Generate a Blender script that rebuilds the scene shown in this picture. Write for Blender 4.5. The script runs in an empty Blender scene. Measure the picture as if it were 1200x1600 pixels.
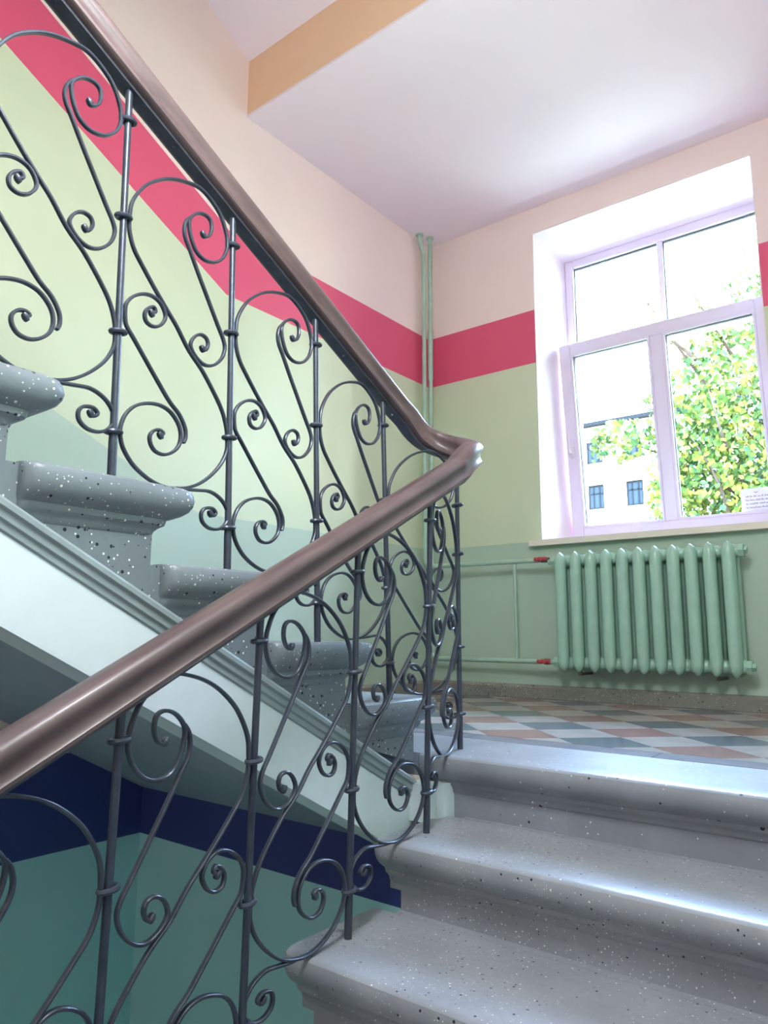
import bpy, math, random
from mathutils import Vector, Matrix

# ------------------------------------------------------------------ camera
scn = bpy.context.scene
COL = scn.collection
CAM = (2.4061, -3.4961, 0.32)
yaw, pit, rol, FPX = 0.6674, 0.1646, 0.0042, 1143.78
fw = Vector((-math.sin(yaw)*math.cos(pit), math.cos(yaw)*math.cos(pit), math.sin(pit)))
rt = Vector((math.cos(yaw), math.sin(yaw), 0)); up = rt.cross(fw)
rt2 = rt*math.cos(rol) + up*math.sin(rol); up2 = up*math.cos(rol) - rt*math.sin(rol)
cd = bpy.data.cameras.new('camera'); cam = bpy.data.objects.new('camera', cd); COL.objects.link(cam)
cam.matrix_world = Matrix(((rt2.x, up2.x, -fw.x, CAM[0]), (rt2.y, up2.y, -fw.y, CAM[1]), (rt2.z, up2.z, -fw.z, CAM[2]), (0, 0, 0, 1)))
cd.sensor_fit = 'VERTICAL'; cd.sensor_height = 32.0; cd.lens = 32.0*FPX/1600.0; cd.clip_start = 0.02; cd.clip_end = 300
scn.camera = cam

# ------------------------------------------------------------------ light
w = bpy.data.worlds.new('sky'); scn.world = w; w.use_nodes = True
nt = w.node_tree; bg = nt.nodes['Background']
sky = nt.nodes.new('ShaderNodeTexSky'); sky.sky_type = 'NISHITA'; sky.sun_disc = False
sky.sun_elevation = math.radians(58); sky.sun_rotation = math.radians(70); sky.dust_density = 1.2; sky.air_density = 1.0; sky.ozone_density = 1.0
nt.links.new(sky.outputs[0], bg.inputs[0]); bg.inputs[1].default_value = 4.0
sd = bpy.data.lights.new('sun', 'SUN'); sun = bpy.data.objects.new('sun', sd); COL.objects.link(sun)
sd.energy = 3.0; sd.angle = math.radians(2.0); sd.color = (1.0, 0.93, 0.82)
sun.rotation_euler = Vector((-1.0, -0.38, -0.30)).to_track_quat('-Z', 'Y').to_euler()
sun.location = (8, 4, 6)
pd = bpy.data.lights.new('window_portal', 'AREA'); po = bpy.data.objects.new('window_portal', pd); COL.objects.link(po)
pd.shape = 'RECTANGLE'; pd.size = 1.12; pd.size_y = 1.70; pd.cycles.is_portal = True
po.location = (1.263, 0.50, 1.70); po.rotation_euler = (math.radians(-90), 0, 0)
scn.view_settings.view_transform = 'Standard'; scn.view_settings.look = 'None'
scn.view_settings.gamma = 1.0; scn.view_settings.use_curve_mapping = False
scn.view_settings.exposure = 2.25
scn.cycles.max_bounces = 14; scn.cycles.diffuse_bounces = 10; scn.cycles.glossy_bounces = 4
scn.cycles.transparent_max_bounces = 12; scn.cycles.use_denoising = True
scn.cycles.caustics_reflective = False; scn.cycles.caustics_refractive = False
scn.cycles.sample_clamp_indirect = 6.0
FILL_W = 16.0

# ------------------------------------------------------------------ helpers
class MB:
    def __init__(s): s.v = []; s.f = []
    def add(s, vs, fs):
        n = len(s.v); s.v += [tuple(v) for v in vs]; s.f += [tuple(i+n for i in f) for f in fs]; return s
    def box(s, a, b):
        x0, y0, z0 = a; x1, y1, z1 = b
        return s.add([(x0,y0,z0),(x1,y0,z0),(x1,y1,z0),(x0,y1,z0),(x0,y0,z1),(x1,y0,z1),(x1,y1,z1),(x0,y1,z1)],
                     [(3,2,1,0),(4,5,6,7),(0,1,5,4),(1,2,6,5),(2,3,7,6),(3,0,4,7)])
    def prism(s, poly, axis, a, b):
        # poly in the two other axes (x: (y,z); y: (x,z); z: (x,y))
        def P(p, t):
            return (t, p[0], p[1]) if axis == 'x' else ((p[0], t, p[1]) if axis == 'y' else (p[0], p[1], t))
        n = len(poly); vs = [P(p, a) for p in poly] + [P(p, b) for p in poly]
        fs = [tuple(range(n-1, -1, -1)), tuple(range(n, 2*n))] + [(i, (i+1) % n, n+(i+1) % n, n+i) for i in range(n)]
        return s.add(vs, fs)
    def rings(s, rings, cap=True, close=False):
        n = len(rings[0]); base = len(s.v); m = len(rings)
        s.v += [tuple(p) for r in rings for p in r]
        for k in range(m if close else m-1):
            a = base+k*n; b = base+((k+1) % m)*n
            for i in range(n):
                s.f.append((a+i, a+(i+1) % n, b+(i+1) % n, b+i))
        if cap and not close:
            s.f.append(tuple(base+i for i in range(n-1, -1, -1))); s.f.append(tuple(base+(m-1)*n+i for i in range(n)))
        return s
    def sweep(s, path, prof, side=None, closed=False):
        """prof: list of (a,b); a along side vector, b along up vector; side: fixed or function of index"""
        path = [Vector(p) for p in path]; rs = []
        m = len(path)
        for i, p in enumerate(path):
            if closed: t = path[(i+1) % m]-path[i-1]
            else: t = path[min(i+1, m-1)]-path[max(i-1, 0)]
            t.normalize()
            if side is None:
                sv = t.cross(Vector((0, 0, 1)))
                if sv.length < 1e-4: sv = Vector((1, 0, 0))
            else:
                sv = Vector(side(i) if callable(side) else side)
            sv = (sv - t*sv.dot(t)).normalized(); uv = sv.cross(t)
            rs.append([p+sv*a+uv*b for a, b in prof])
        return s.rings(rs, close=closed)
    def tube(s, path, r, n=10):
        path = [Vector(p) for p in path]; m = len(path); rs = []
        t0 = (path[1]-path[0]).normalized(); sv = t0.cross(Vector((0, 0, 1)))
        if sv.length < 1e-3: sv = t0.cross(Vector((1, 0, 0)))
        sv.normalize()
        for i, p in enumerate(path):
            t = (path[min(i+1, m-1)]-path[max(i-1, 0)]).normalized()
            sv = (sv-t*sv.dot(t)).normalized(); uv = t.cross(sv)
            rr = r[i] if isinstance(r, (list, tuple)) else r
            rs.append([p+sv*math.cos(2*math.pi*k/n)*rr+uv*math.sin(2*math.pi*k/n)*rr for k in range(n)])
        return s.rings(rs)
    def ball(s, c, r, n=8, m=5):
        c = Vector(c); rs = []
        for j in range(1, m):
            th = math.pi*j/m
            rs.append([c+Vector((math.cos(2*math.pi*k/n)*math.sin(th), math.sin(2*math.pi*k/n)*math.sin(th), math.cos(th)))*r for k in range(n)])
        return s.rings(rs)

def wloc(o):
    v = Vector((0, 0, 0))
    while o is not None: v += o.location; o = o.parent
    return v
def obj(name, mb, mat, parent=None, loc=None, smooth=0.6, mesh=None):
    """mb in world coordinates; loc: world origin of the object (default: the parent's)"""
    pl = wloc(parent) if parent else Vector((0, 0, 0))
    L = Vector(loc) if loc is not None else pl
    if mesh is None:
        me = bpy.data.meshes.new(name)
        me.from_pydata([tuple(Vector(v)-L) for v in mb.v], [], mb.f)
        me.update()
        if mat: me.materials.append(mat)
        if smooth:
            me.shade_smooth(); me.set_sharp_from_angle(angle=smooth)
        import bmesh
        bm = bmesh.new(); bm.from_mesh(me); bmesh.ops.recalc_face_normals(bm, faces=bm.faces); bm.to_mesh(me); bm.free()
    else: me = mesh
    o = bpy.data.objects.new(name, me); COL.objects.link(o)
    if parent: o.parent = parent
    o.location = L-pl
    return o
def empty(name, loc, label=None, cat=None, group=None):
    o = bpy.data.objects.new(name, None); COL.objects.link(o); o.location = loc; o.empty_display_size = 0.1
    return tag(o, label, cat, group)
def tag(o, label=None, cat=None, group=None, kind=None):
    if label: o['label'] = label
    if cat: o['category'] = cat
    if group: o['group'] = group
    if kind: o['kind'] = kind
    return o
def crom(pts, n=4):
    P = [Vector(p) for p in pts]; out = []
    for i in range(len(P)-1):
        a, b, c, d = P[max(i-1, 0)], P[i], P[i+1], P[min(i+2, len(P)-1)]
        for k in range(n):
            t = k/n
            out.append(0.5*((2*b)+(c-a)*t+(2*a-5*b+4*c-d)*t*t+(3*b-a-3*c+d)*t**3))
    out.append(P[-1]); return out
def s2l(c): return tuple((x/12.92 if x <= 0.04045 else ((x+0.055)/1.055)**2.4) for x in (c[0]/255, c[1]/255, c[2]/255))

# ------------------------------------------------------------------ materials
class NT:
    def __init__(s, name):
        s.m = bpy.data.materials.new(name); s.m.use_nodes = True; s.t = s.m.node_tree
        s.b = s.t.nodes['Principled BSDF']; s.out = s.t.nodes['Material Output']
        s.co = s.t.nodes.new('ShaderNodeTexCoord').outputs['Object']
    def n(s, typ, **k):
        nd = s.t.nodes.new(typ)
        for a, v in k.items(): setattr(nd, a, v)
        return nd
    def link(s, a, b):
        if hasattr(a, 'links') or hasattr(a, 'node'): s.t.links.new(a, b)
        else: b.default_value = a
    def math(s, op, a, b=0.0, c=0.0):
        nd = s.n('ShaderNodeMath', operation=op)
        for i, v in enumerate((a, b, c)):
            if i < len(nd.inputs): s.link(v, nd.inputs[i])
        return nd.outputs[0]
    def mix(s, f, a, b):
        nd = s.n('ShaderNodeMix', data_type='RGBA')
        s.link(f, nd.inputs[0])
        for v, i in ((a, 6), (b, 7)):
            if isinstance(v, tuple): nd.inputs[i].default_value = (*v[:3], 1)
            else: s.link(v, nd.inputs[i])
        return nd.outputs[2]
    def noise(s, scale, detail=3.0, vec=None, out=0, rough=0.5):
        nd = s.n('ShaderNodeTexNoise'); nd.inputs['Scale'].default_value = scale; nd.inputs['Detail'].default_value = detail
        nd.inputs['Roughness'].default_value = rough
        s.link(vec if vec is not None else s.co, nd.inputs['Vector']); return nd.outputs[out]
    def bump(s, h, strength=0.2, dist=0.002):
        nd = s.n('ShaderNodeBump'); nd.inputs['Strength'].default_value = strength; nd.inputs['Distance'].default_value = dist
        s.link(h, nd.inputs['Height']); s.t.links.new(nd.outputs[0], s.b.inputs['Normal'])
    def ramp(s, f, a, b):
        nd = s.n('ShaderNodeMapRange'); s.link(f, nd.inputs[0]); nd.inputs[1].default_value = a; nd.inputs[2].default_value = b
        return nd.outputs[0]
    def col(s, c): s.link((*c, 1) if isinstance(c, tuple) else c, s.b.inputs['Base Color']); return s
    def set(s, **k):
        for a, v in k.items(): s.link(v, s.b.inputs[a.replace('_', ' ')])
        return s

def plain(name, c, rough=0.5, var=0.12, nscale=9.0, metal=0.0, bump=0.0, bscale=120.0, spec=0.5, coat=0.0):
    t = NT(name); c = s2l(c)
    n = t.noise(nscale, 4)
    dark = tuple(x*(1-var) for x in c); lite = tuple(min(1, x*(1+var)) for x in c)
    t.col(t.mix(t.ramp(n, 0.3, 0.7), dark, lite))
    t.set(Roughness=rough, Metallic=metal); t.b.inputs['Specular IOR Level'].default_value = spec
    t.b.inputs['Coat Weight'].default_value = coat
    if bump: t.bump(t.noise(bscale, 3), bump, 0.002)
    return t.m

C_PEACH = s2l((238, 220, 214)); C_RED = s2l((222, 88, 122)); C_GREEN = s2l((206, 216, 186)); C_SHADEBAND = s2l((48, 62, 128)); C_SHADEGREEN = s2l((166, 220, 226)); C_DADO = s2l((180, 200, 182))  # lower stripe and green have the blue under-stair shade put into their colours
def wall_paint(name, slope_y=None, lower=False):
    """peach above a red stripe above pale green above a grey green dado; on the stair wall the lines climb with the flight"""
    t = NT(name); sp = t.n('ShaderNodeSeparateXYZ'); t.link(t.co, sp.inputs[0]); y, z = sp.outputs[1], sp.outputs[2]
    zs, zd = z, z
    if slope_y is not None:
        zs = t.math('SUBTRACT', z, t.math('MULTIPLY', t.math('MAXIMUM', t.math('SUBTRACT', -1.565, y), 0.0), 0.540))
        zd = t.math('SUBTRACT', z, t.math('MULTIPLY', t.math('MAXIMUM', t.math('SUBTRACT', -1.66, y), 0.0), 0.44))
    def scheme(zs, zd, a, b, d, C_RED=C_RED, C_GREEN=C_GREEN):
        st = t.math('GREATER_THAN', zs, b); gr = t.math('LESS_THAN', zs, a); dd = t.math('LESS_THAN', zd, d)
        c = t.mix(st, C_RED, C_PEACH); c = t.mix(gr, c, C_GREEN); return t.mix(dd, c, C_DADO)
    if lower: c = scheme(z, z, -0.388, -0.078, -9.0, C_SHADEBAND, C_SHADEGREEN)
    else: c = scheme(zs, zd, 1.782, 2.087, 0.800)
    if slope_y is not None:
        c2 = scheme(z, z, -0.388, -0.078, -9.0, C_SHADEBAND, C_SHADEGREEN)
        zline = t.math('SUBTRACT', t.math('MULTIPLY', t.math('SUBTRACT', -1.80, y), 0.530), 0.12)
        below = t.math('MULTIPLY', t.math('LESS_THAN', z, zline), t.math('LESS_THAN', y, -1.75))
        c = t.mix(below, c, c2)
    n = t.noise(2.5, 4); mul = t.n('ShaderNodeMix', data_type='RGBA', blend_type='MULTIPLY')
    mul.inputs[0].default_value = 0.10; t.link(c, mul.inputs[6]); t.link(n, mul.inputs[7])
    t.col(mul.outputs[2])
    satin = t.math('LESS_THAN', zs, 2.087)
    t.set(Roughness=t.math('SUBTRACT', 0.75, t.math('MULTIPLY', satin, 0.15)))
    t.bump(t.noise(45, 4), 0.12, 0.003)
    return t.m

def terrazzo(name, base, rough=0.35, dens=1.0, sz=1.0):
    t = NT(name); c = s2l(base)
    n = t.noise(6, 5); n2 = t.noise(60, 3)
    col = t.mix(t.ramp(n, 0.3, 0.7), tuple(x*0.85 for x in c), tuple(min(1, x*1.12) for x in c))
    col = t.mix(t.math('MULTIPLY', t.ramp(n2, 0.4, 0.7), 0.25), col, tuple(x*0.8 for x in c))
    patch = t.ramp(t.noise(3.2, 3), 0.38, 0.62)
    for sc, colr, th, seed in ((75, s2l((235, 238, 232)), 0.17, 0.0), (62, s2l((22, 26, 30)), 0.19, 7.3), (120, s2l((214, 218, 214)), 0.18, 3.1)):
        v = t.n('ShaderNodeTexVoronoi'); v.inputs['Scale'].default_value = sc*sz
        mp = t.n('ShaderNodeMapping'); mp.inputs['Location'].default_value = (seed, seed*.7, seed*.3); t.link(t.co, mp.inputs[0])
        t.link(mp.outputs[0], v.inputs['Vector'])
        sel = t.n('ShaderNodeSeparateXYZ'); t.link(v.outputs['Color'], sel.inputs[0])
        keep = t.math('LESS_THAN', sel.outputs[0], t.math('MULTIPLY', patch, 0.62*dens))
        size = t.math('MULTIPLY', t.math('ADD', sel.outputs[1], 0.45), th)
        spot = t.math('MULTIPLY', t.math('LESS_THAN', v.outputs['Distance'], size), keep)
        col = t.mix(spot, col, colr)
    t.col(col); t.set(Roughness=t.math('ADD', rough, t.math('MULTIPLY', n2, 0.18)))
    t.bump(t.noise(130, 3), 0.25, 0.0015)
    return t.m

M = {}
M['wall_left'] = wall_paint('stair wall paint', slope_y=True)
M['wall_back'] = wall_paint('window wall paint')
M['wall_low'] = wall_paint('shade tinted cross wall paint', lower=True)
M['ceiling'] = plain('ceiling whitewash', (238, 226, 236), 0.8, 0.02, 1.5, bump=0.06, bscale=30)
M['peach'] = plain('peach emulsion', (240, 200, 166), 0.75, 0.03, 2.0, bump=0.08, bscale=40)
M['reveal'] = plain('white reveal paint', (226, 214, 218), 0.45, 0.02, 3.0)
M['plaster'] = plain('grey white stringer plaster', (222, 236, 240), 0.55, 0.07, 5.0, bump=0.15, bscale=60)
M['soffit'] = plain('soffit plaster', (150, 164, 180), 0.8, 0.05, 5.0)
M['mould'] = plain('grey stringer moulding paint', (150, 164, 166), 0.5, 0.10, 7.0, bump=0.1)
M['stone'] = terrazzo('grey speckled stone step', (122, 132, 138), 0.33, 1.35, 1.25)
M['stone_low'] = terrazzo('worn grey stone step', (146, 150, 154), 0.22, 0.45, 1.7)
M['slab'] = terrazzo('worn landing edge stone', (140, 144, 150), 0.26, 0.25)
M['skirt'] = terrazzo('granular skirting', (138, 134, 126), 0.5, 0.8)
M['iron'] = plain('black green painted iron', (68, 74, 86), 0.32, 0.2, 30.0, metal=0.35, bump=0.15, bscale=200)
M['iron_bar'] = plain('iron rail strap', (82, 82, 90), 0.35, 0.2, 25.0, metal=0.3, bump=0.15, bscale=150)
M['pvc'] = plain('white window plastic', (226, 216, 232), 0.30, 0.01)
M['sill'] = plain('cream window board', (226, 218, 204), 0.4, 0.02)
M['rad'] = plain('pale green radiator enamel', (158, 194, 176), 0.24, 0.06, 14.0, bump=0.12, bscale=90)
M['pipe'] = plain('pale green pipe paint', (164, 192, 176), 0.30, 0.08, 20.0)
M['valve'] = plain('red valve handle', (176, 62, 74), 0.4, 0.15, 60.0)
M['brass'] = plain('dull valve metal', (120, 112, 96), 0.4, 0.1, 60.0, metal=0.7)
M['gasket'] = plain('dark glazing gasket', (70, 72, 80), 0.6, 0.05)
M['joint'] = plain('floor grout', (120, 116, 118), 0.7, 0.1, 30.0)
M['tile_red'] = plain('oxide red tile', (150, 116, 112), 0.18, 0.12, 9.0, bump=0.06)
M['tile_dark'] = plain('slate tile', (100, 108, 118), 0.18, 0.12, 9.0, bump=0.06)
M['tile_pale'] = plain('cream tile', (172, 168, 166), 0.18, 0.08, 9.0, bump=0.06)
M['tile_border'] = plain('border tile', (122, 120, 130), 0.24, 0.10, 9.0, bump=0.06)
M['facade'] = plain('white facade render', (200, 196, 188), 0.9, 0.03, 0.5)
M['roof'] = plain('grey metal roof edge', (20, 22, 26), 0.9, 0.05, spec=0.1)
M['bark'] = plain('brown bark', (62, 52, 46), 0.9, 0.2, 12.0, spec=0.05)
M['ground'] = plain('courtyard ground', (120, 128, 100), 0.9, 0.2, 1.0)
M['paper'] = plain('white paper', (240, 240, 248), 0.6, 0.01)
M['ink'] = plain('violet grey print', (120, 112, 150), 0.7, 0.1, 300.0)
def wood():
    t = NT('varnished brown handrail wood'); mp = t.n('ShaderNodeMapping'); mp.inputs['Scale'].default_value = (60, 3.5, 8); t.link(t.co, mp.inputs[0])
    n = t.noise(1.0, 6, mp.outputs[0], rough=0.6); n2 = t.noise(3, 3)
    c = t.mix(t.ramp(n, 0.3, 0.7), s2l((62, 48, 50)), s2l((112, 92, 90))); c = t.mix(t.math('MULTIPLY', n2, 0.4), c, s2l((112, 96, 98)))
    t.col(c); t.set(Roughness=0.40); t.b.inputs['Coat Weight'].default_value = 0.10; t.bump(n, 0.08, 0.001); return t.m
M['wood'] = wood()
def glass():
    t = NT('window glass'); t.b.inputs['Transmission Weight'].default_value = 1.0
    tr = t.n('ShaderNodeBsdfTransparent'); gl = t.n('ShaderNodeBsdfGlossy'); gl.inputs['Roughness'].default_value = 0.02
    fr = t.n('ShaderNodeFresnel'); fr.inputs[0].default_value = 1.35; mx = t.n('ShaderNodeMixShader')
    t.link(fr.outputs[0], mx.inputs[0]); t.link(tr.outputs[0], mx.inputs[1]); t.link(gl.outputs[0], mx.inputs[2])
    t.link(mx.outputs[0], t.out.inputs[0]); tr.inputs[0].default_value = (0.97, 0.99, 0.98, 1); return t.m
M['glass'] = glass()
def leafm(name, a, b):
    t = NT(name); n = t.noise(3.3, 2); c = t.mix(t.ramp(n, 0.35, 0.65), s2l(a), s2l(b)); t.col(c)
    tl = t.n('ShaderNodeBsdfTranslucent'); mx = t.n('ShaderNodeMixShader'); mx.inputs[0].default_value = 0.15
    t.link(c, tl.inputs[0]); t.link(t.b.outputs[0], mx.inputs[1]); t.link(tl.outputs[0], mx.inputs[2]); t.link(mx.outputs[0], t.out.inputs[0])
    t.set(Roughness=0.6); t.b.inputs['Specular IOR Level'].default_value = 0.08; return t.m
M['leaf'] = leafm('yellow green leaf', (62, 82, 34), (108, 106, 46))
M['leaf2'] = leafm('green leaf', (40, 66, 42), (64, 84, 30))
def fillm():
    t = NT('glowing fill globe'); t.b.inputs['Emission Color'].default_value = (1, 0.86, 0.66, 1); t.b.inputs['Emission Strength'].default_value = 6.0; return t.m
M['lamp'] = fillm()  # glow of the added fill globes

def rbox(mb, a, b, r=0.004):
    """box with chamfered vertical and horizontal edges"""
    x0, y0, z0 = a; x1, y1, z1 = b
    def ring(i, z): return [(x0+i+r, y0+i, z), (x1-i-r, y0+i, z), (x1-i, y0+i+r, z), (x1-i, y1-i-r, z), (x1-i-r, y1-i, z), (x0+i+r, y1-i, z), (x0+i, y1-i-r, z), (x0+i, y0+i+r, z)]
    return mb.rings([ring(r, z0), ring(0, z0+r), ring(0, z1-r), ring(r, z1)])

# ------------------------------------------------------------------ structure
XR, YB = 2.526, -6.2
ZC, YF = 2.692, -1.488
def struct(name, mb, mat, parent=None, smooth=0.3):
    o = obj(name, mb, mat, parent, smooth=smooth)
    if parent is None: o['kind'] = 'structure'
    return o
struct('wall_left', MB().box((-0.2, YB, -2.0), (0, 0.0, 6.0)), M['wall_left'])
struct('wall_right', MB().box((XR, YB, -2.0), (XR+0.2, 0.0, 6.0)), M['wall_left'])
struct('wall_behind', MB().box((-0.2, YB-0.2, -2.0), (XR+0.2, YB, 6.0)), M['peach'])
WX0, WX1, WZ0, WZ1, YO = 0.6995, 1.8262, 0.775, 2.5425, 0.60
struct('wall_back', MB().box((-0.2, 0, -2.0), (WX0, YO, 6.0)).box((WX1, 0, -2.0), (XR+0.2, YO, 6.0)).box((WX0, 0, -2.0), (WX1, YO, WZ0)).box((WX0, 0, WZ1), (WX1, YO, 6.0)), M['wall_back'])
rv = MB()
rv.box((WX0-0.001, 0.004, WZ0), (WX0+0.004, YO, WZ1)).box((WX1-0.004, 0.004, WZ0), (WX1+0.001, YO, WZ1)).box((WX0, 0.004, WZ1-0.004), (WX1, YO, WZ1+0.001))
struct('trim_1', rv, M['reveal'])
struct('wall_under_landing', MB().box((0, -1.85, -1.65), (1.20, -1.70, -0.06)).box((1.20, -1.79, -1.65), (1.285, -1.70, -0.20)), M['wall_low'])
struct('trim_4', MB().box((1.17, -1.853, -0.165), (1.288, -1.70, -0.07)), M['plaster'])
struct('ceiling', MB().box((0, YF, ZC), (XR, 0, ZC+0.012)), M['ceiling'])
struct('trim_2', MB().box((0, YF+0.001, ZC+0.012), (XR, 0, 3.44)), M['peach'])
# sloping undersides of the next flights, and the top of the stairwell
def slope_slab(name, x0, x1, pts, mat):
    return struct(name, MB().prism(pts, 'x', x0, x1), mat)
slope_slab('ceiling_slope_left', 0, 1.22, [(YF, 2.985), (-4.7, 2.985+3.212*0.53), (-4.7, 5.0), (YF, 3.30)], M['ceiling'])
slope_slab('ceiling_slope_right', 1.31, XR, [(YF, 2.985), (-4.7, 2.985-3.212*0.53), (-4.7, 1.65), (YF, 3.30)], M['ceiling'])
struct('ceiling_top', MB().box((-0.2, YB, 5.2), (XR+0.2, 0, 5.4)), M['ceiling'])
struct('floor_upper', MB().box((0, YB, 1.45), (XR, -4.72, 1.65)), M['stone_low'])
struct('floor_lower', MB().box((0, YB, -1.85), (XR, -1.86, -1.65)), M['mould'])

# landing floor
fl = MB(); fl.box((0, -1.70, -0.24), (XR, 0, -0.012))
floor = struct('floor', fl, M['joint'])
def nose(mb, X0, X1, yback, yfront, z, sgn, tipx, tipy, side=0, th=0.066):
    """tread slab with a half round nosing: front overhang tipy towards sgn*y, side overhang tipx towards +x (side=1) or -x (side=-1)"""
    rs = []
    prof = [(-0.3, -0.0003), (0.55, 0.0)]+[(o, -f*th) for o, f in ((0.76, 0.02), (0.90, 0.08), (0.97, 0.20), (1.0, 0.36), (0.97, 0.52), (0.88, 0.68), (0.72, 0.82), (0.52, 0.93), (0.38, 0.99), (0.38, 1.04), (0.35, 1.15), (0.22, 1.23), (0.12, 1.34), (0.10, 1.42), (0.0, 1.50))]
    for o, dz in prof:
        ox, oy = o*tipx, o*tipy; R = 0.020+max(o, 0)*0.012
        yf = yfront+sgn*oy
        if side >= 0: xa, xb = X0, X1+(ox if side else 0)
        else: xa, xb = X0-ox, X1
        yb = yback-(sgn*ox*0.8 if side else 0)
        yb = yback
        pts = []
        def corner(cx, cy, dx, dy, r):
            # rounded plan corner, quarter circle in 4 steps
            out = []
            for q in range(5):
                t = math.pi/2*q/4; out.append((cx-dx*r*(1-math.cos(t)) , cy-dy*r*(1-math.sin(t))))
            return out
        if side > 0:
            c = corner(xb, yf, 1, sgn, R); c2 = corner(xb, yb, 1, -sgn, R*0.9)
            pts = [(xa, yb)] + c2[::-1] + c + [(xa, yf)]
        elif side < 0:
            c = corner(xa, yf, -1, sgn, R); c2 = corner(xa, yb, -1, -sgn, R*0.9)
            pts = [(xb, yb)] + c2[::-1] + c + [(xb, yf)]
        else: pts = [(xa, yb), (xb, yb), (xb, yf), (xa, yf)]
        rs.append([(x, y, z+dz) for x, y in pts])
    return mb.rings(rs)
m = MB(); nose(m, 1.205, XR, -1.475, -1.77, 0.0, -1, 0.020, 0.045, side=-1); m.box((1.285, -1.77, -0.17), (XR, -1.60, -0.05)); m.box((0, -1.80, -0.2), (1.20, -1.475, -0.0005))
obj('landing_edge_slab', m, M['slab'], floor, smooth=0.5)
# border strip and harlequin tiles of the landing
rng = random.Random(4)
bmeshes = {}
x = 0.006
for i in range(10):
    x0 = -0.02+0.2895*i; x1 = x0+0.2865
    x0 = max(x0, 0.002); x1 = min(x1, XR-0.002)
    if x1-x0 < 0.02: continue
    o = obj('border_tile', MB().box((x0, -1.472, -0.012), (x1, -1.376, 0.0+rng.uniform(-.0006, .0004))), M['tile_border'], floor, loc=((x0+x1)/2, -1.424, 0), smooth=0)
def clip(poly, ax, v, keep):
    out = []
    for i in range(len(poly)):
        a, b = poly[i], poly[(i+1) % len(poly)]
        ia, ib = (a[ax]-v)*keep >= 0, (b[ax]-v)*keep >= 0
        if ia: out.append(a)
        if ia != ib:
            t = (v-a[ax])/(b[ax]-a[ax]); out.append((a[0]+t*(b[0]-a[0]), a[1]+t*(b[1]-a[1])))
    return out
HD, HV, GX, GY, CX, CY = 0.1455, 0.1415, 0.291, 0.283, 0.930, -0.440
tile_cache = {}
for i in range(-8, 14):
    for j in range(-9, 5):
        if (i+j) % 2: continue
        cx, cy = CX+i*HD, CY+j*HV
        g = 0.0018
        poly = [(cx-HD+g, cy), (cx, cy-HV+g), (cx+HD-g, cy), (cx, cy+HV-g)]
        for ax, v, k in ((0, 0.004, 1), (0, XR-0.004, -1), (1, -1.372, 1), (1, -0.062, -1)): poly = clip(poly, ax, v, k) if poly else poly
        if len(poly) < 3: continue
        area = abs(sum(poly[q][0]*poly[(q+1) % len(poly)][1]-poly[(q+1) % len(poly)][0]*poly[q][1] for q in range(len(poly))))/2
        if area < 0.0008: continue
        if i % 2 == 0: mt = 'tile_red' if ((i//2)+(j//2)) % 2 == 0 else 'tile_dark'
        else: mt = 'tile_pale'
        full = area > 0.0405
        if full and mt in tile_cache: obj('floor_tile', None, None, floor, loc=(cx, cy, rng.uniform(-.0005, .0004)), mesh=tile_cache[mt])
        else:
            o = obj('floor_tile', MB().prism(poly, 'z', -0.012, 0.0), M[mt], floor, loc=(cx, cy, 0), smooth=0)
            if full: tile_cache[mt] = o.data
for i in range(9):
    x0 = 0.004+i*0.291; x1 = min(x0+0.288, XR-0.004)
    obj('border_tile', MB().box((x0, -0.058, -0.012), (x1, -0.002, -0.0002)), M['tile_dark'], floor, loc=(x0, -0.03, 0), smooth=0)
# skirting on the landing
def skirt(a, b): return MB().prism(a, 'x', b[0], b[1])
struct('baseboard_back', MB().prism([(0, 0), (-0.022, 0), (-0.022, 0.052), (-0.014, 0.064), (0, 0.066)], 'x', 0, XR), M['skirt'])
struct('baseboard_left', MB().prism([(0, 0), (0.022, 0), (0.022, 0.052), (0.014, 0.064), (0, 0.066)], 'y', -1.72, -0.022), M['skirt'])

# ------------------------------------------------------------------ upper flight
R_, G_ = 0.15, 0.2833
up_f = empty('stair_flight', (0.6, -1.745, 0), 'grey speckled stone stair flight with moulded plaster stringer climbing left along the green wall', 'staircase')
def nyU(k): return -1.745-(k-1)*G_
for k in range(1, 12):
    z = R_*k; r0 = nyU(k)-0.085; r1 = nyU(k+1)-0.085; m = MB()
    m.prism([(r0, z-R_-0.09 if k > 1 else -0.02), (r0, z-0.003), (r1, z-0.003), (r1, z-0.09)], 'x', 0.001, 1.198)
    nose(m, 0.001, 1.198, r1+0.022, r0, z, 1, 0.036, 0.085, side=1)
    obj('step', m, M['stone'], up_f, loc=(0.6, nyU(k), z), smooth=0.55)
def zt(y, o=0.0): return 0.346+0.5295*(-2.617-y)+o
ya, yb_ = -1.842, -4.9
def strip(x0, x1, t0, t1): return MB().prism([(ya, zt(ya, t0)), (ya, zt(ya, t1)), (yb_, zt(yb_, t1)), (yb_, zt(yb_, t0))], 'x', x0, x1)
obj('stringer', strip(1.113, 1.202, -0.193, -0.002), M['plaster'], up_f, smooth=0.2)
mm = MB()
prof = [(1.202, 0.004), (1.210, 0.004), (1.217, -0.003), (1.217, -0.012), (1.211, -0.017), (1.211, -0.030), (1.206, -0.034), (1.206, -0.046), (1.202, -0.050)]
mm.rings([[(x, ya, zt(ya, dz)) for x, dz in prof], [(x, yb_, zt(yb_, dz)) for x, dz in prof]])
obj('stringer_moulding', mm, M['mould'], up_f, smooth=0.2)
obj('soffit', strip(0.0, 1.113, -0.172, -0.04), M['soffit'], up_f, smooth=0.2)

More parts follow.
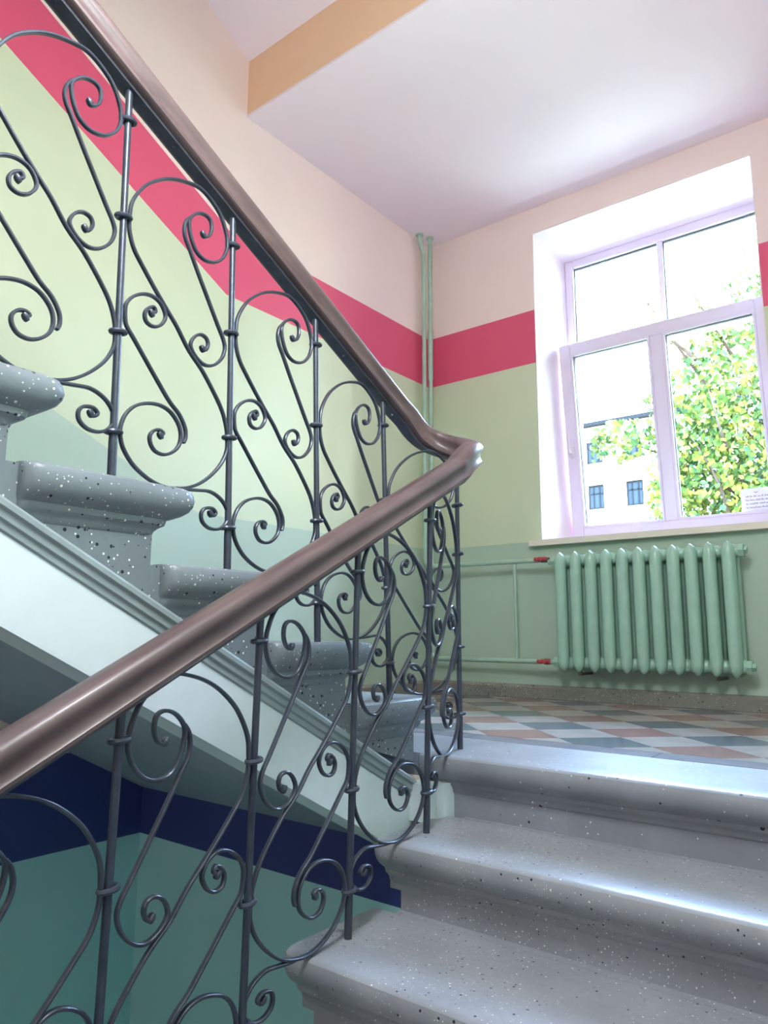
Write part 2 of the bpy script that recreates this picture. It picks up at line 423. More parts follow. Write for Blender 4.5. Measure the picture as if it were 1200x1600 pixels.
# ------------------------------------------------------------------ lower flight
lo_f = empty('stair_flight', (1.9, -1.815, -0.15), 'worn grey stone stair flight rising in the foreground to the tiled landing', 'staircase')
GL = 0.285
def nyL(k): return -1.815-k*GL
for k in range(1, 11):
    z = -R_*k; rf = nyL(k)+0.045; rb = nyL(k-1)+0.045; m = MB()
    m.prism([(rf, z-R_-0.02), (rf, z-0.003), (rb+0.02, z-0.003), (rb+0.02, z-0.15)], 'x', 1.325, XR-0.001)
    m.box((1.293, rf+0.001, z-0.112), (1.325, rf+0.2, z-0.05))
    nose(m, 1.287, XR-0.001, rb-0.030, rf, z, -1, 0.022, 0.045, side=-1)
    obj('step', m, M['stone_low'], lo_f, loc=(1.9, nyL(k), z), smooth=0.55)
def zl(y, o=0.0): return -0.5263*(-1.815-y)+o
obj('soffit', MB().prism([(-1.86, zl(-1.86, -0.33)), (-1.86, zl(-1.86, -0.2)), (-4.68, zl(-4.68, -0.2)), (-4.68, zl(-4.68, -0.33)+0.2)], 'x', 1.325, XR-0.001), M['soffit'], lo_f, smooth=0.2)

# ------------------------------------------------------------------ railing
TEMPLATE = {
    'long': [(0.698,0.6986),(0.714,0.6966),(0.755,0.7108),(0.779,0.7314),(0.771,0.7508),(0.725,0.7522),(0.654,0.7375),(0.593,0.714),(0.563,0.6929),(0.569,0.6715),(0.596,0.6524),(0.641,0.6401),(0.72,0.6426),(0.823,0.665),(0.903,0.6988),(0.939,0.7288),(0.942,0.7455),(0.932,0.7648),(0.878,0.7919),(0.785,0.803),(0.663,0.8006),(0.532,0.7767),(0.399,0.744),(0.286,0.7078),(0.178,0.6641),(0.102,0.6211),(0.06,0.5871),(0.048,0.5584),(0.046,0.5367),(0.059,0.5157),(0.096,0.4945),(0.166,0.4786),(0.266,0.4593),(0.381,0.4398),(0.477,0.4248),(0.592,0.3991),(0.715,0.3852),(0.826,0.3637),(0.916,0.3401),(0.962,0.3135),(0.977,0.2876),(0.972,0.2574),(0.919,0.2178),(0.828,0.1749),(0.726,0.1372),(0.626,0.109),(0.514,0.0848),(0.406,0.0674),(0.312,0.0594),(0.221,0.0581),(0.143,0.0629),(0.077,0.0777),(0.051,0.0975),(0.052,0.1165),(0.084,0.1459),(0.149,0.1765),(0.237,0.202),(0.342,0.2228),(0.438,0.2307),(0.511,0.2226),(0.541,0.2054),(0.53,0.1792),(0.477,0.1529),(0.403,0.1319),(0.329,0.1239),(0.288,0.1316),(0.283,0.1468),(0.317,0.1639),(0.363,0.1739),(0.391,0.1731),(0.367,0.1641)],
    'hook': [(0.571,0.7037),(0.535,0.6848),(0.518,0.6608),(0.532,0.6421),(0.58,0.6252),(0.662,0.5943),(0.76,0.5597),(0.86,0.5245),(0.919,0.5049),(0.937,0.4865),(0.907,0.4565),(0.837,0.4249),(0.759,0.4048),(0.69,0.3993),(0.629,0.4045),(0.607,0.4174),(0.64,0.4417),(0.699,0.4612),(0.753,0.466),(0.77,0.4553),(0.748,0.4371),(0.718,0.4333)],
    'side': [(0.258,0.3978),(0.29,0.4093),(0.272,0.4153),(0.226,0.4007),(0.202,0.3834),(0.217,0.3701),(0.272,0.3734),(0.332,0.3901),(0.373,0.4147),(0.368,0.4294),(0.325,0.4394),(0.255,0.4355),(0.176,0.4189),(0.1,0.3932),(0.054,0.3678),(0.045,0.3501),(0.052,0.3285),(0.071,0.3197),(0.114,0.3119),(0.209,0.2931),(0.335,0.2686),(0.436,0.2505),(0.522,0.2424),(0.575,0.2263),(0.585,0.2077),(0.569,0.1914)],
    'foot': [(0.514,0.0854),(0.612,0.1013),(0.713,0.1193),(0.817,0.1371),(0.909,0.1419),(0.973,0.1349),(0.998,0.1186),(0.969,0.0938),(0.9,0.0715),(0.817,0.059),(0.756,0.0614),(0.744,0.0761),(0.775,0.0928),(0.843,0.1056),(0.878,0.103),(0.859,0.0926),(0.829,0.0913)],
}

rail = empty('stair_railing', (1.2476, -1.674, 0.0), 'black wrought iron stair railing of scrolls under a brown wooden handrail', 'railing')
HC = [0.7554, 0.5388, 0.2938, 0.0928]
TU, TL = -0.0342, 0.0211
posts = {}   # name -> (base, tilt, top height, collars)
NU, NL = 8, 7
for k in range(1, NU+1): posts[('U', k)] = (Vector((1.1809, -1.9139-(k-1)*0.2828, R_*k)), TU, 0.835, HC)
for k in range(1, NL+1): posts[('L', k)] = (Vector((1.3404, -1.9742-(k-1)*0.2835, -R_*k)), TL, 0.812, HC)
posts[('N', 0)] = (Vector((1.2476, -1.674, 0.0)), 0.0, 0.80, [0.698, 0.552, 0.283, 0.096])
def oval(n, a, b): return [(a*math.cos(2*math.pi*k/n), b*math.sin(2*math.pi*k/n)) for k in range(n)]
def make_post(key, meshes=None):
    b, t, top, hc = posts[key]
    if meshes: po = obj('baluster', None, None, rail, loc=b, mesh=meshes[0])
    else:
        m = MB(); hs = [-0.01, 0.0, hc[3]-0.02, hc[3], hc[1], top-0.03, top]
        rs = [0.0082, 0.0082, 0.0084, 0.0074, 0.0068, 0.0072, 0.0085]
        m.rings([[b+Vector((t*h+r*math.cos(2*math.pi*q/12), r*math.sin(2*math.pi*q/12), h)) for q in range(12)] for h, r in zip(hs, rs)])
        po = obj('baluster', m, M['iron'], rail, loc=b)
    cols = []
    for i, h in enumerate(hc):
        c = b+Vector((t*h, 0, h))
        if meshes: cols.append(obj('collar', None, None, po, loc=c, mesh=meshes[1]))
        else:
            ax = Vector((0, 1, 0)) if key[0] != 'N' else Vector((1, 0, 0)); bx = Vector((1, 0, 0)) if key[0] != 'N' else Vector((0, 1, 0))
            path = [c+ax*(0.0145*math.cos(2*math.pi*q/16))+bx*(0.0105*math.sin(2*math.pi*q/16))+Vector((0, 0, 0.0015*math.cos(2*math.pi*q/16))) for q in range(16)]
            mm = MB(); rs = []
            for q in range(16):
                d = (path[q]-c); d.z = 0; d.normalize()
                rs.append([path[q]+d*(0.0050*math.cos(2*math.pi*w_/8))+Vector((0, 0, 0.0050*math.sin(2*math.pi*w_/8))) for w_ in range(8)])
            mm.rings(rs, close=True)
            cols.append(obj('collar', mm, M['iron'], po, loc=c))
            if not meshes and i == 0 and key[0] != 'N': meshes_tmp = cols[0].data
    return po, cols
for side_, N in (('U', NU), ('L', NL)):
    po, cols = make_post((side_, 1))
    for k in range(2, N+1): make_post((side_, k), (po.data, cols[0].data))
make_post(('N', 0))
def make_panel(hi, lo, cache=None):
    (bh, th, _, hch), (bl, tl_, _, hcl) = posts[hi], posts[lo]
    d = bl-bh; out = []
    nrm = Vector((d.y, -d.x, 0)).normalized()
    for nm, pts in TEMPLATE.items():
        if cache: out.append(obj('scroll', None, None, rail, loc=bh, mesh=cache[nm])); continue
        P = []
        for s, h in pts:
            tt = th*(1-s)+tl_*s
            P.append(Vector((bh.x+d.x*s+tt*h, bh.y+d.y*s, bh.z+d.z*s+h)))
        C_ = crom(P, 4)
        m = MB(); a, b_ = 0.0052, 0.0030
        prof_ = [(a, -b_*0.5), (a, b_*0.5), (a*0.7, b_), (-a*0.7, b_), (-a, b_*0.5), (-a, -b_*0.5), (-a*0.7, -b_), (a*0.7, -b_)]
        m.sweep(C_, prof_, side=nrm)
        ends = {'long': (0, -1), 'hook': (-1,), 'side': (0,), 'foot': (-1,)}[nm]
        for e in ends:
            c = P[e]; m.rings([[c+nrm*sx+Vector((0, 0, 1))*(0.0068*math.cos(2*math.pi*q/10))*k_+d.normalized()*(0.0068*math.sin(2*math.pi*q/10))*k_ for q in range(10)] for sx, k_ in ((-0.0064, 0.6), (-0.0045, 1.0), (0.0045, 1.0), (0.0064, 0.6))])
        out.append(obj('scroll', m, M['iron'], rail, loc=bh, smooth=0.7))
    return {nm: o.data for nm, o in zip(TEMPLATE, out)}
c = make_panel(('U', 2), ('U', 1))
for k in range(3, NU+1): make_panel(('U', k), ('U', k-1), c)
c = make_panel(('L', 1), ('L', 2))
for k in range(2, NL): make_panel(('L', k), ('L', k+1), c)
make_panel(('U', 1), ('N', 0)); make_panel(('N', 0), ('L', 1))
# handrail path: bottom line of the strap
HB = 0.822
def upz(y): return 0.15+HB+(-1.9139-y)*0.5302
def lowz(y): return -0.15+HB-0.022+(y+1.9742)*0.5302
path = []
ye_u = -1.9139-(NU-1)*0.2828-0.1; ye_l = -1.9742-(NL-1)*0.2835-0.1
xu_, xl_ = 1.1809+TU*0.83, 1.3404+TL*0.83
n = 26
for i in range(n+1):
    y = ye_u+(-1.86-ye_u)*i/n; path.append(Vector((xu_, y, upz(y))))
zs_, ze_ = upz(-1.86), lowz(-1.86)
cx_, rr_ = (xu_+xl_)/2, (xl_-xu_)/2
turn = []
raw = [(xu_, -1.86, zs_), (xu_+0.001, -1.825, zs_-0.018), (xu_+0.010, -1.772, 0.882), (xu_+0.036, -1.724, 0.856), (cx_-0.022, -1.697, 0.836), (cx_+0.024, -1.694, 0.820), (xl_-0.033, -1.720, 0.798), (xl_-0.008, -1.772, 0.773), (xl_-0.001, -1.825, ze_+0.019), (xl_, -1.86, ze_)]
for p in crom(raw, 5)[1:-1]: path.append(p)
for i in range(n+1):
    y = -1.86+(ye_l+1.86)*i/n; path.append(Vector((xl_, y, lowz(y))))
def side_at(i):
    t = path[min(i+1, len(path)-1)]-path[max(i-1, 0)]; return Vector((t.y, -t.x, 0))
W = 0.034
half = [(0.026, 0.0), (0.031, 0.004), (0.032, 0.010), (0.028, 0.014), (0.0265, 0.022), (0.0275, 0.031), (0.031, 0.037), (0.0335, 0.043), (0.033, 0.050), (0.028, 0.057), (0.018, 0.0625), (0.007, 0.065)]
pr = [(a, b) for a, b in half]+[(-a, b) for a, b in half[::-1]]
# side x tangent gives 'up' = side.cross(t); make sure it points up
pth = path
mm = MB(); mm.sweep(pth, [(a, b+0.007) for a, b in pr], side=side_at)
zmid = sum(v[2] for v in mm.v[:24])/24
if zmid < pth[0].z: mm = MB(); mm.sweep(pth, [(a, -(b+0.007)) for a, b in pr], side=side_at)
flip = -1 if zmid < pth[0].z else 1
obj('handrail', mm, M['wood'], rail, smooth=0.7)
mb_ = MB(); mb_.sweep(pth, [(0.0155, 0), (0.0155, flip*0.008), (-0.0155, flip*0.008), (-0.0155, 0)], side=side_at)
strap = obj('rail_strap', mb_, M['iron_bar'], rail, smooth=0.5)
for k in range(0, NU):
    y = -1.9139-(k-0.4)*0.2828 if k else -1.87
    c = Vector((xu_, y, upz(y)-0.001)); mm = MB(); mm.tube([c+Vector((0, 0.0005, 0.002)), c-Vector((0, 0, 0.0022))], 0.0045, 10); obj('screw', mm, M['iron'], strap)

# ------------------------------------------------------------------ window
YW = 0.42
win = empty('window_1', ((WX0+WX1)/2, YW, WZ0)); win['kind'] = 'structure'
fm = MB(); X0, X1, Z0, Z1 = WX0+0.004, WX1-0.004, 0.80, WZ1-0.004
F = 0.050
for a, b in (((X0, YW, Z0), (X0+F, YW+0.06, Z1)), ((X1-F, YW, Z0), (X1, YW+0.06, Z1)), ((X0+F, YW, Z1-F), (X1-F, YW+0.06, Z1)), ((X0+F, YW, Z0), (X1-F, YW+0.06, Z0+0.055)), ((X0+F, YW, 1.915), (X1-F, YW+0.06, 1.985))): rbox(fm, a, b, 0.005)
obj('window_frame', fm, M['pvc'], win, smooth=0.4)
rbox(mq := MB(), (1.248, YW+0.005, 1.985), (1.278, YW+0.055, Z1-F), 0.004); obj('mullion', mq, M['pvc'], win, smooth=0.4)
gk = MB()
for xa, xb in ((X0+F, 1.248), (1.278, X1-F)):
    obj('pane', MB().box((xa, YW+0.028, 1.985), (xb, YW+0.034, Z1-F)), M['glass'], win, smooth=0)
    gk.box((xa, YW+0.022, Z1-F-0.006), (xb, YW+0.040, Z1-F)); gk.box((xa, YW+0.022, 1.985), (xa+0.004, YW+0.040, Z1-F))
obj('gasket', gk, M['gasket'], win, smooth=0)
# tilted sash, hinged at its foot
sash_base = Vector((1.263, YW-0.012, 0.85)); H = 1.11
sash = empty('sash', (0, 0, 0)); sash.parent = win; sash.location = sash_base-wloc(win)
ang = math.atan2(0.105, H)
def T(v):
    v = Vector(v); y, z = v.y, v.z
    return Vector((sash_base.x+v.x, sash_base.y+y*math.cos(ang)-z*math.sin(ang), sash_base.z+y*math.sin(ang)+z*math.cos(ang)))
def tm(mb): mb.v = [tuple(T(v)) for v in mb.v]; return mb
SX = 0.545
S = MB(); fw_ = 0.068; dd = 0.045
rbox(S, (-SX, -dd, 0), (-SX+fw_, 0.01, H), 0.006); rbox(S, (SX-fw_, -dd, 0), (SX, 0.01, H), 0.006)
rbox(S, (-SX+fw_-.004, -dd, 0), (SX-fw_+.004, 0.01, 0.060), 0.006); rbox(S, (-SX+fw_-.004, -dd, H-fw_), (SX-fw_+.004, 0.01, H), 0.006)
rbox(S, (-0.036, -dd, 0.056), (0.036, 0.01, H-fw_+.004), 0.006)
for xa, xb in ((-SX+fw_, -0.036), (0.036, SX-fw_)):
    # glazing beads
    for a, b in (((xa-.002, -dd-.004, 0.056), (xa+.010, -dd+.01, H-fw_+.004)), ((xb-.010, -dd-.004, 0.056), (xb+.002, -dd+.01, H-fw_+.004)), ((xa+.008, -dd-.004, 0.056), (xb-.008, -dd+.01, 0.069)), ((xa+.008, -dd-.004, H-fw_-.009), (xb-.008, -dd+.01, H-fw_+.004))): S.box(a, b)
obj('sash_frame', tm(S), M['pvc'], sash, smooth=0.4)
K = MB()
for xa, xb in ((-SX+fw_+.010, -0.046), (0.046, SX-fw_-.010)):
    obj('pane', tm(MB().box((xa-.004, -0.020, 0.064), (xb+.004, -0.014, H-fw_-.004))), M['glass'], sash, smooth=0)
    K.box((xa, -0.034, H-fw_-.014), (xb, -0.012, H-fw_-.009)); K.box((xa, -0.034, 0.069), (xa+.004, -0.012, H-fw_-.009))
obj('gasket', tm(K), M['gasket'], sash, smooth=0)
hd = MB(); rbox(hd, (-SX+0.022, -dd-0.010, 0.455), (-SX+0.050, -dd+0.001, 0.525), 0.004)
hd.tube([(-SX+0.036, -dd-0.008, 0.490), (-SX+0.036, -dd-0.034, 0.490), (-SX+0.034, -dd-0.040, 0.500), (-SX+0.033, -dd-0.040, 0.600)], [0.009, 0.009, 0.009, 0.007], 8)
obj('window_handle', tm(hd), M['reveal'], sash, smooth=0.6)
struct('window_board', MB().box((0.652, -0.048, 0.772), (1.88, 0.0, 0.802)).box((WX0+.004, 0.0, 0.772), (WX1-.004, 0.47, 0.802)), M['sill'])
bpy.data.objects['window_board'].name = 'trim_3'

# notice stuck to the glass
nb = Vector((0.330, -0.021, 0.052))
pn = MB(); pw, ph = 0.215, 0.128
pn.box((nb.x, nb.y-0.0016, nb.z), (nb.x+pw, nb.y, nb.z+ph))
pl0 = T((nb.x+pw/2, nb.y, nb.z))
notice = empty('paper_notice', pl0, 'white paper notice with four lines of violet print on the lower right pane', 'notice')
obj('sheet', tm(pn), M['paper'], notice, smooth=0)
tx = MB(); rg = random.Random(7)
for li, zz in enumerate((0.086, 0.068, 0.050, 0.032)):
    x = nb.x+0.022
    while x < nb.x+pw-0.02:
        l = rg.uniform(0.008, 0.026); l = min(l, nb.x+pw-0.018-x)
        y0 = nb.y-0.0019
        q = x
        while q < x+l:
            hgt = rg.choice((0.005, 0.005, 0.008)); tx.box((q, y0, nb.z+zz), (q+0.0026, y0+0.0004, nb.z+zz+hgt)); tx.box((q, y0, nb.z+zz), (q+0.0042, y0+0.0004, nb.z+zz+0.0016)); q += 0.0052
        x += l+0.006
for xx in (0.070, 0.140):
    tx.prism([(nb.x+xx-.012, nb.z+.112), (nb.x+xx, nb.z+.104), (nb.x+xx+.012, nb.z+.112), (nb.x+xx, nb.z+.108)], 'y', nb.y-0.0019, nb.y-0.0015)
obj('print', tm(tx), M['ink'], notice, smooth=0)

# ------------------------------------------------------------------ radiator and pipes
rad = empty('radiator', (1.25, -0.11, 0.13), 'pale green cast iron radiator of eleven sections under the window', 'radiator')
def sec_mesh(cx):
    m = MB()
    for yy, ry in ((-0.148, 0.030), (-0.070, 0.026)):
        rs = []
        for z, kx, ky in ((0.145, 0.12, 0.2), (0.152, 0.45, 0.55), (0.168, 0.80, 0.85), (0.190, 0.98, 1.0), (0.22, 1.0, 1.0), (0.60, 1.0, 1.0), (0.655, 1.0, 1.0), (0.685, 0.98, 0.96), (0.703, 0.62, 0.80), (0.714, 0.20, 0.55), (0.717, 0.05, 0.35)):
            rs.append([(cx+0.0275*kx*(abs(math.cos(a))**0.85)*(1 if math.cos(a) > 0 else -1), yy+ry*ky*math.sin(a), z) for a in [2*math.pi*q/18 for q in range(18)]])
        m.rings(rs)
    m.box((cx-0.008, -0.15, 0.20), (cx+0.008, -0.07, 0.655))
    # top saddle and nipples
    rs = []
    for y, hh in ((-0.155, 0.706), (-0.13, 0.712), (-0.11, 0.713), (-0.09, 0.712), (-0.065, 0.706)):
        rs.append([(cx-0.022, y, 0.66), (cx-0.024, y, 0.688), (cx-0.012, y, hh-0.006), (cx, y, hh), (cx+0.012, y, hh-0.006), (cx+0.024, y, 0.688), (cx+0.022, y, 0.66)])
    m.rings(rs)
    for zz in (0.677, 0.187):
        m.tube([(cx-0.0383, -0.112, zz), (cx-0.030, -0.112, zz), (cx+0.030, -0.112, zz), (cx+0.0383, -0.112, zz)], [0.026, 0.029, 0.029, 0.026], 16)
    return m
s0 = obj('radiator_section', sec_mesh(0.870), M['rad'], rad, loc=(0.870, -0.11, 0.14), smooth=0.9)
for i in range(1, 11): obj('radiator_section', None, None, rad, loc=(0.870+0.0766*i, -0.11, 0.14), mesh=s0.data)
for zz in (0.677, 0.187):
    m = MB(); m.tube([(1.672, -0.112, zz), (1.692, -0.112, zz)], 0.031, 6); m.tube([(1.692, -0.112, zz), (1.704, -0.112, zz)], 0.016, 4)
    obj('end_plug', m, M['rad'], rad, smooth=0.3)
    m = MB(); m.tube([(0.808, -0.112, zz), (0.834, -0.112, zz)], 0.028, 6); m.tube([(0.790, -0.112, zz), (0.810, -0.112, zz)], 0.014, 10)
    obj('inlet_nut', m, M['rad'], rad, smooth=0.3)
for xx in (0.945, 1.560):
    m = MB(); m.box((xx-.006, -0.13, 0.128), (xx+.006, -0.001, 0.140)); m.box((xx-.006, -0.135, 0.128), (xx+.006, -0.125, 0.156)); m.ball((xx, -0.14, 0.135), 0.008)
    obj('bracket', m, M['brass'], rad, smooth=0.3)
def valve(zz, lab):
    v = empty('radiator_valve', (0.765, -0.112, zz), lab, 'valve')
    m = MB(); m.tube([(0.733, -0.112, zz), (0.748, -0.112, zz), (0.752, -0.112, zz), (0.780, -0.112, zz), (0.784, -0.112, zz), (0.792, -0.112, zz)], [0.011, 0.011, 0.015, 0.015, 0.012, 0.012], 8)
    m.tube([(0.765, -0.112, zz), (0.765, -0.142, zz)], 0.006, 8)
    obj('valve_body', m, M['brass'], v, smooth=0.4)
    m = MB(); m.sweep([(0.728, -0.146, zz+0.003), (0.742, -0.147, zz), (0.758, -0.142, zz+0.004), (0.765, -0.140, zz+0.003), (0.772, -0.142, zz), (0.786, -0.147, zz+0.004), (0.796, -0.146, zz-0.003)], [(0.009, 0), (0.004, 0.004), (-0.004, 0.004), (-0.009, 0), (-0.004, -0.004), (0.004, -0.004)], side=(0, 0, 1))
    m.tube([(0.765, -0.136, zz), (0.765, -0.150, zz)], 0.008, 6)
    obj('valve_handle', m, M['valve'], v, smooth=0.5)
    tag(v, None, None, 'red valves of the radiator')
valve(0.690, 'small red butterfly valve on the upper pipe into the green radiator')
valve(0.187, 'small red butterfly valve on the lower pipe into the green radiator')
PR = 0.0128
pa = empty('heating_pipe', (0.070, -0.094, ZC), 'straight green heating pipe in the corner, the right one of two, nearer the window', 'pipe', 'green heating pipes in the corner')
pb = empty('heating_pipe', (0.045, -0.165, ZC), 'green heating pipe in the corner with a bend just below the ceiling, left of two', 'pipe', 'green heating pipes in the corner')
def arc(p, q, r, s):  # rounded corner polyline p -> q -> s
    p, q, s = Vector(p), Vector(q), Vector(s); a = q+(p-q).normalized()*r; b = q+(s-q).normalized()*r
    out = [p]
    for k in range(7):
        t = k/6; out.append(a*(1-t)**2+q*2*t*(1-t)+b*t*t)
    return out+[s]
m = MB(); m.tube(arc((0.070, -0.094, ZC), (0.070, -0.094, 0.187), 0.045, (0.734, -0.112, 0.187)), PR, 12); obj('pipe_run', m, M['pipe'], pa, smooth=0.9)
m = MB(); m.tube([(0.070, -0.094, 1.79), (0.070, -0.094, 2.10)], PR+0.003, 12); obj('pipe_sleeve', m, M['pipe'], pa, smooth=0.6)
m = MB(); m.tube([(0.045, -0.165, ZC), (0.045, -0.164, ZC-0.03), (0.047, -0.145, ZC-0.075), (0.050, -0.132, ZC-0.11), (0.050, -0.130, ZC-0.14)]+arc((0.050, -0.130, 2.4), (0.050, -0.130, 0.690), 0.045, (0.734, -0.112, 0.690)), PR, 12); obj('pipe_run', m, M['pipe'], pb, smooth=0.9)
m = MB(); m.tube([(0.600, -0.112, 0.677), (0.600, -0.112, 0.196)], 0.0085, 10); obj('bypass_pipe', m, M['pipe'], pb, smooth=0.9)
for (x, y, pp) in ((0.070, -0.094, pa), (0.045, -0.165, pb)):
    m = MB(); m.tube([(x, y, ZC), (x, y, ZC-0.006), (x, y, ZC-0.010)], [0.024, 0.024, 0.016], 16); obj('ceiling_collar', m, M['pipe'], pp, smooth=0.5)

# ------------------------------------------------------------------ fill lamps added out of view to brighten the stairwell
for i, (x, y, z, lab, pw_) in enumerate(((1.95, -3.0, 2.18, 'opal globe lamp added as unseen fill under the slope above the lower flight', 1.0), (1.25, -5.4, 1.45, 'opal globe lamp added as unseen fill over the floor landing below', 0.20))):
    lp = empty('fill_lamp', (x, y, z), lab, 'lamp')
    m = MB(); m.tube([(x, y, z), (x, y, z-0.03)], 0.07, 20); obj('fill_base', m, M['brass'], lp, smooth=0.5)
    m = MB(); m.ball((x, y, z-0.13), 0.11, 20, 10); obj('fill_globe', m, M['lamp'], lp, smooth=1.2)
    ld = bpy.data.lights.new('fill_bulb', 'POINT'); lo = bpy.data.objects.new('fill_bulb', ld); COL.objects.link(lo); lo.location = (x, y, z-0.42)
    ld.energy = FILL_W*pw_; ld.shadow_soft_size = 0.16; ld.color = (0.84, 0.92, 1.0)

# ------------------------------------------------------------------ outdoors
struct('ground', MB().box((-40, YO+0.02, -4.2), (40, 80, -4.0)), M['ground'])
YBD = 40.0
bld = empty('building', (-12, YBD, -4), 'white rendered house across the courtyard with dark framed windows and a grey roof edge', 'building')
rows = [(10.95, 12.35), (8.03, 9.56), (5.2, 6.75), (2.3, 3.85)]; cols_ = [-20.4+2.43*i for i in range(0, 13)]
fm = MB(); zlev = [-4.0]; 
for r0, r1 in rows[::-1]: zlev += [r0, r1]
zlev.append(13.3)
for a, b in zip(zlev[::2], zlev[1::2]): fm.box((-24, YBD, a), (14, YBD+6, b))
for r0, r1 in rows:
    xs = [-24]+[v for c_ in cols_ for v in (c_, c_+1.05)]+[14]
    for a, b in zip(xs[::2], xs[1::2]): fm.box((a, YBD, r0), (b, YBD+6, r1))
obj('facade', fm, M['facade'], bld, smooth=0)
obj('roof_edge', MB().box((-24.4, YBD-0.45, 13.3), (14.4, YBD+6.4, 13.52)), M['roof'], bld, smooth=0)
wm = MB(); 
def winmesh():
    a = MB()
    for p, q in (((0, 0, 0), (.09, .08, 1.53)), ((.96, 0, 0), (1.05, .08, 1.53)), ((.09, 0, 0), (.96, .08, .1)), ((.09, 0, 1.43), (.96, .08, 1.53)), ((.30, 0, .1), (.38, .08, 1.43)), ((.68, 0, .1), (.76, .08, 1.43)), ((.09, 0, .95), (.96, .08, 1.03)), ((-.08, -.12, -.14), (1.13, .1, 0))): a.box(p, q)
    return a
w0 = obj('window', winmesh(), M['roof'], bld, loc=(0, 0, 0), smooth=0); wl = None
me_f = w0.data; bpy.data.objects.remove(w0)
gp = MB().box((0, 0, 0), (0.87, 0.02, 1.33)); g0 = obj('pane', gp, M['gasket'], None, smooth=0); me_g = g0.data; bpy.data.objects.remove(g0)
me_g.materials[0] = plain('far window glass', (30, 38, 46), 0.8, 0.05, spec=0.1)
for r0, r1 in rows:
    for c_ in cols_[:9]:
        wo = obj('window', None, None, bld, loc=(c_, YBD+0.12, r0), mesh=me_f)
        obj('pane', None, None, wo, loc=(c_+.09, YBD+0.17, r0+.1), mesh=me_g)
# tree
rg = random.Random(11)
tree = empty('tree', (1.3, 5.7, -4.0), 'leafy yellow green tree growing close outside the window', 'tree')
tb = MB()
tb.tube([(1.3, 5.9, -4.0), (1.25, 5.85, -1.5), (1.15, 5.8, 0.5), (0.95, 5.7, 1.8), (0.8, 5.6, 2.8), (0.85, 5.5, 3.7)], [0.16, 0.13, 0.10, 0.06, 0.035, 0.012], 10)
br = [[(1.05, 5.75, 1.2), (0.5, 5.4, 1.9), (-0.2, 5.1, 2.4), (-0.9, 5.0, 2.75)], [(0.9, 5.65, 2.2), (0.4, 5.4, 3.0), (-0.02, 5.1, 3.8), (-0.32, 5.0, 4.45)],
      [(1.0, 5.7, 1.6), (1.6, 5.4, 2.6), (2.2, 5.2, 3.2)], [(0.82, 5.55, 3.0), (0.5, 5.2, 3.7), (0.25, 5.0, 4.3)], [(0.85, 5.55, 3.1), (0.95, 5.2, 3.9), (1.0, 5.0, 4.75)],
      [(1.15, 5.8, 0.6), (0.5, 5.5, 1.1), (-0.3, 5.1, 1.7)], [(1.2, 5.8, 0.2), (2.0, 5.5, 1.4), (2.7, 5.4, 2.1)], [(0.3, 5.2, 3.4), (-0.1, 5.05, 3.85), (-0.6, 4.95, 4.0)],
      [(0.6, 5.2, 2.0), (0.5, 4.9, 2.5), (0.42, 4.8, 3.0)], [(0.5, 5.2, 1.2), (0.45, 4.9, 1.9), (0.2, 4.8, 2.5)]]
for b in br: tb.tube(crom(b, 3), [0.028-0.022*i/(3*(len(b)-1)) for i in range(3*(len(b)-1)+1)], 6)
obj('trunk', tb, M['bark'], tree, smooth=1.0)
def leaf_pts(p, s, rgn):
    a = rgn.uniform(0, 6.28); tilt = rgn.uniform(-0.9, 0.9); n_ = Vector((math.cos(a), math.sin(a), tilt)).normalized()
    u = n_.cross(Vector((0, 0, 1))).normalized(); v = n_.cross(u)
    ro = rgn.uniform(0, 6.28); u, v = u*math.cos(ro)+v*math.sin(ro), v*math.cos(ro)-u*math.sin(ro)
    P = [(0, -0.5), (0.34, -0.28), (0.42, 0.08), (0.18, 0.40), (0, 0.62), (-0.18, 0.40), (-0.42, 0.08), (-0.34, -0.28)]
    return [p+(u*x+v*y)*s+n_*(abs(x)*0.25*s) for x, y in P]
LF = [(0, 1, 2, 3), (0, 3, 4, 5), (0, 5, 6, 7)]
def in_ell(c, r): 
    while True:
        v = Vector((rg.uniform(-1, 1), rg.uniform(-1, 1), rg.uniform(-1, 1)))
        if v.length < 1: return Vector((c[0]+v.x*r[0], c[1]+v.y*r[1], c[2]+v.z*r[2]))
crowns = [((0.95, 5.5, 2.5), (1.30, .8, 1.85), 8000), ((2.2, 5.6, 2.0), (1.1, .9, 1.9), 2600), ((0.2, 5.2, 2.2), (.62, .5, 1.0), 1300), ((-0.55, 5.0, 2.62), (.52, .35, .26), 330), ((-0.1, 5.1, 1.75), (.30, .35, .5), 330), ((0.9, 5.4, 0.6), (1.3, .9, .9), 900)]
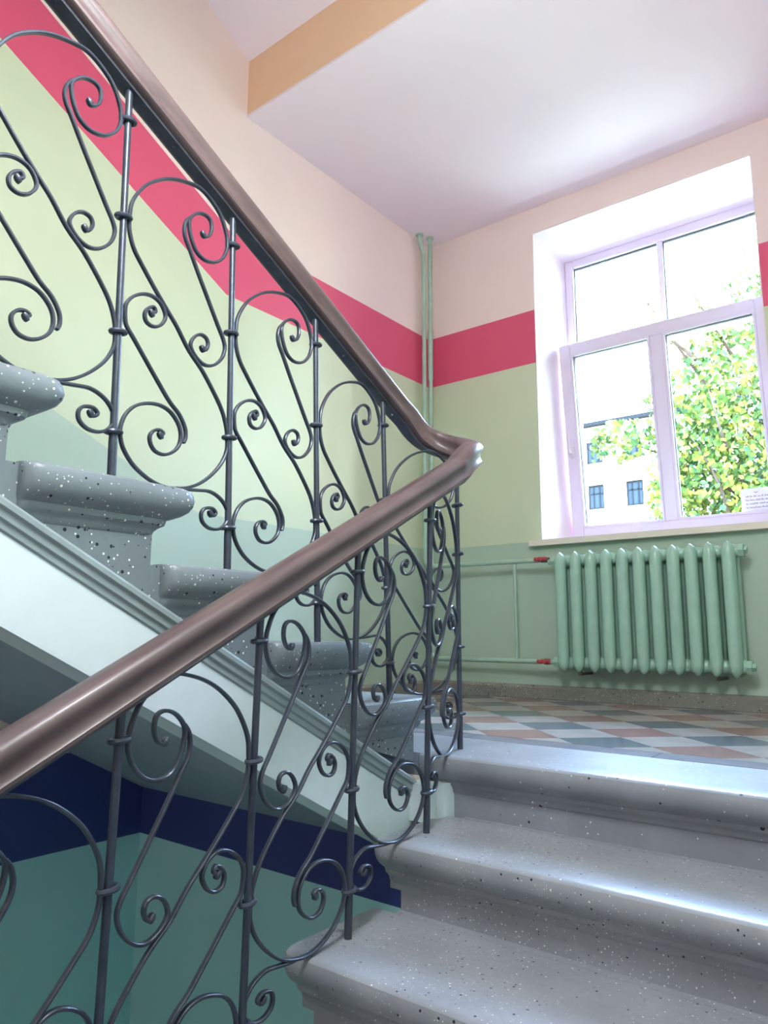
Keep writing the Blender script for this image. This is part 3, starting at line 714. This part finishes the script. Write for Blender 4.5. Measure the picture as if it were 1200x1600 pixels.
for mi, mat in enumerate(('leaf', 'leaf2')):
    m = MB()
    for c_, r_, n_ in crowns:
        for _ in range(n_//2): m.add(leaf_pts(in_ell(c_, r_), rg.uniform(0.055, 0.085), rg), LF)
    o = obj('foliage', m, M[mat], tree, smooth=0); o['kind'] = 'stuff'
screen_tree = empty('tree', (5.2, 6.6, -4.0), 'taller leafy tree added right of the window view to screen sky light', 'tree')  # added tree, dims the sky light on the left wall and tints it green
tb = MB(); tb.tube([(5.2, 6.6, -4.0), (5.1, 6.5, 0), (4.9, 6.4, 3), (4.8, 6.3, 5.5)], [0.22, 0.18, 0.12, 0.03], 10)
tb.tube([(5.05, 6.5, 1.0), (4.2, 6.0, 2.6), (3.5, 5.8, 3.6)], [0.07, 0.05, 0.015], 7); tb.tube([(5.0, 6.45, 2.0), (5.9, 6.6, 3.6), (6.6, 6.8, 4.6)], [0.07, 0.05, 0.015], 7)
obj('trunk', tb, M['bark'], screen_tree, smooth=1.0)
m = MB()
for c_, r_, n_ in (((4.9, 6.4, 3.0), (1.9, 1.2, 3.0), 4200), ((6.6, 6.8, 3.0), (1.4, 1.2, 2.4), 1800)):
    for _ in range(n_): m.add(leaf_pts(in_ell(c_, r_), rg.uniform(0.10, 0.14), rg), LF)
o = obj('foliage', m, M['leaf'], screen_tree, smooth=0); o['kind'] = 'stuff'
sprigs = [br[1][2:], br[3][1:], br[4][1:], br[7], [(0.6, 5.2, 3.8), (0.72, 5.1, 4.15), (0.85, 5.0, 4.35)], [(-0.9, 5.0, 2.75), (-0.95, 5.0, 2.5)], [(-0.2, 5.0, 2.9), (-0.35, 5.0, 3.15)]]
lmesh = []
for mat in ('leaf', 'leaf2'):
    for _ in range(4):
        lo = obj('leaf', MB().add(leaf_pts(Vector((0, 0, 0)), 0.085, rg), LF), M[mat], None, loc=(0, 0, 0), smooth=0); lmesh.append(lo.data); bpy.data.objects.remove(lo)
for sp in sprigs:
    pts = crom(sp, 6); nn = 48
    for i in range(nn):
        p = Vector(pts[int(i/nn*(len(pts)-1))])+Vector((rg.gauss(0, .06), rg.gauss(0, .06), rg.gauss(0, .06)))
        obj('leaf', None, None, tree, loc=p, mesh=rg.choice(lmesh))
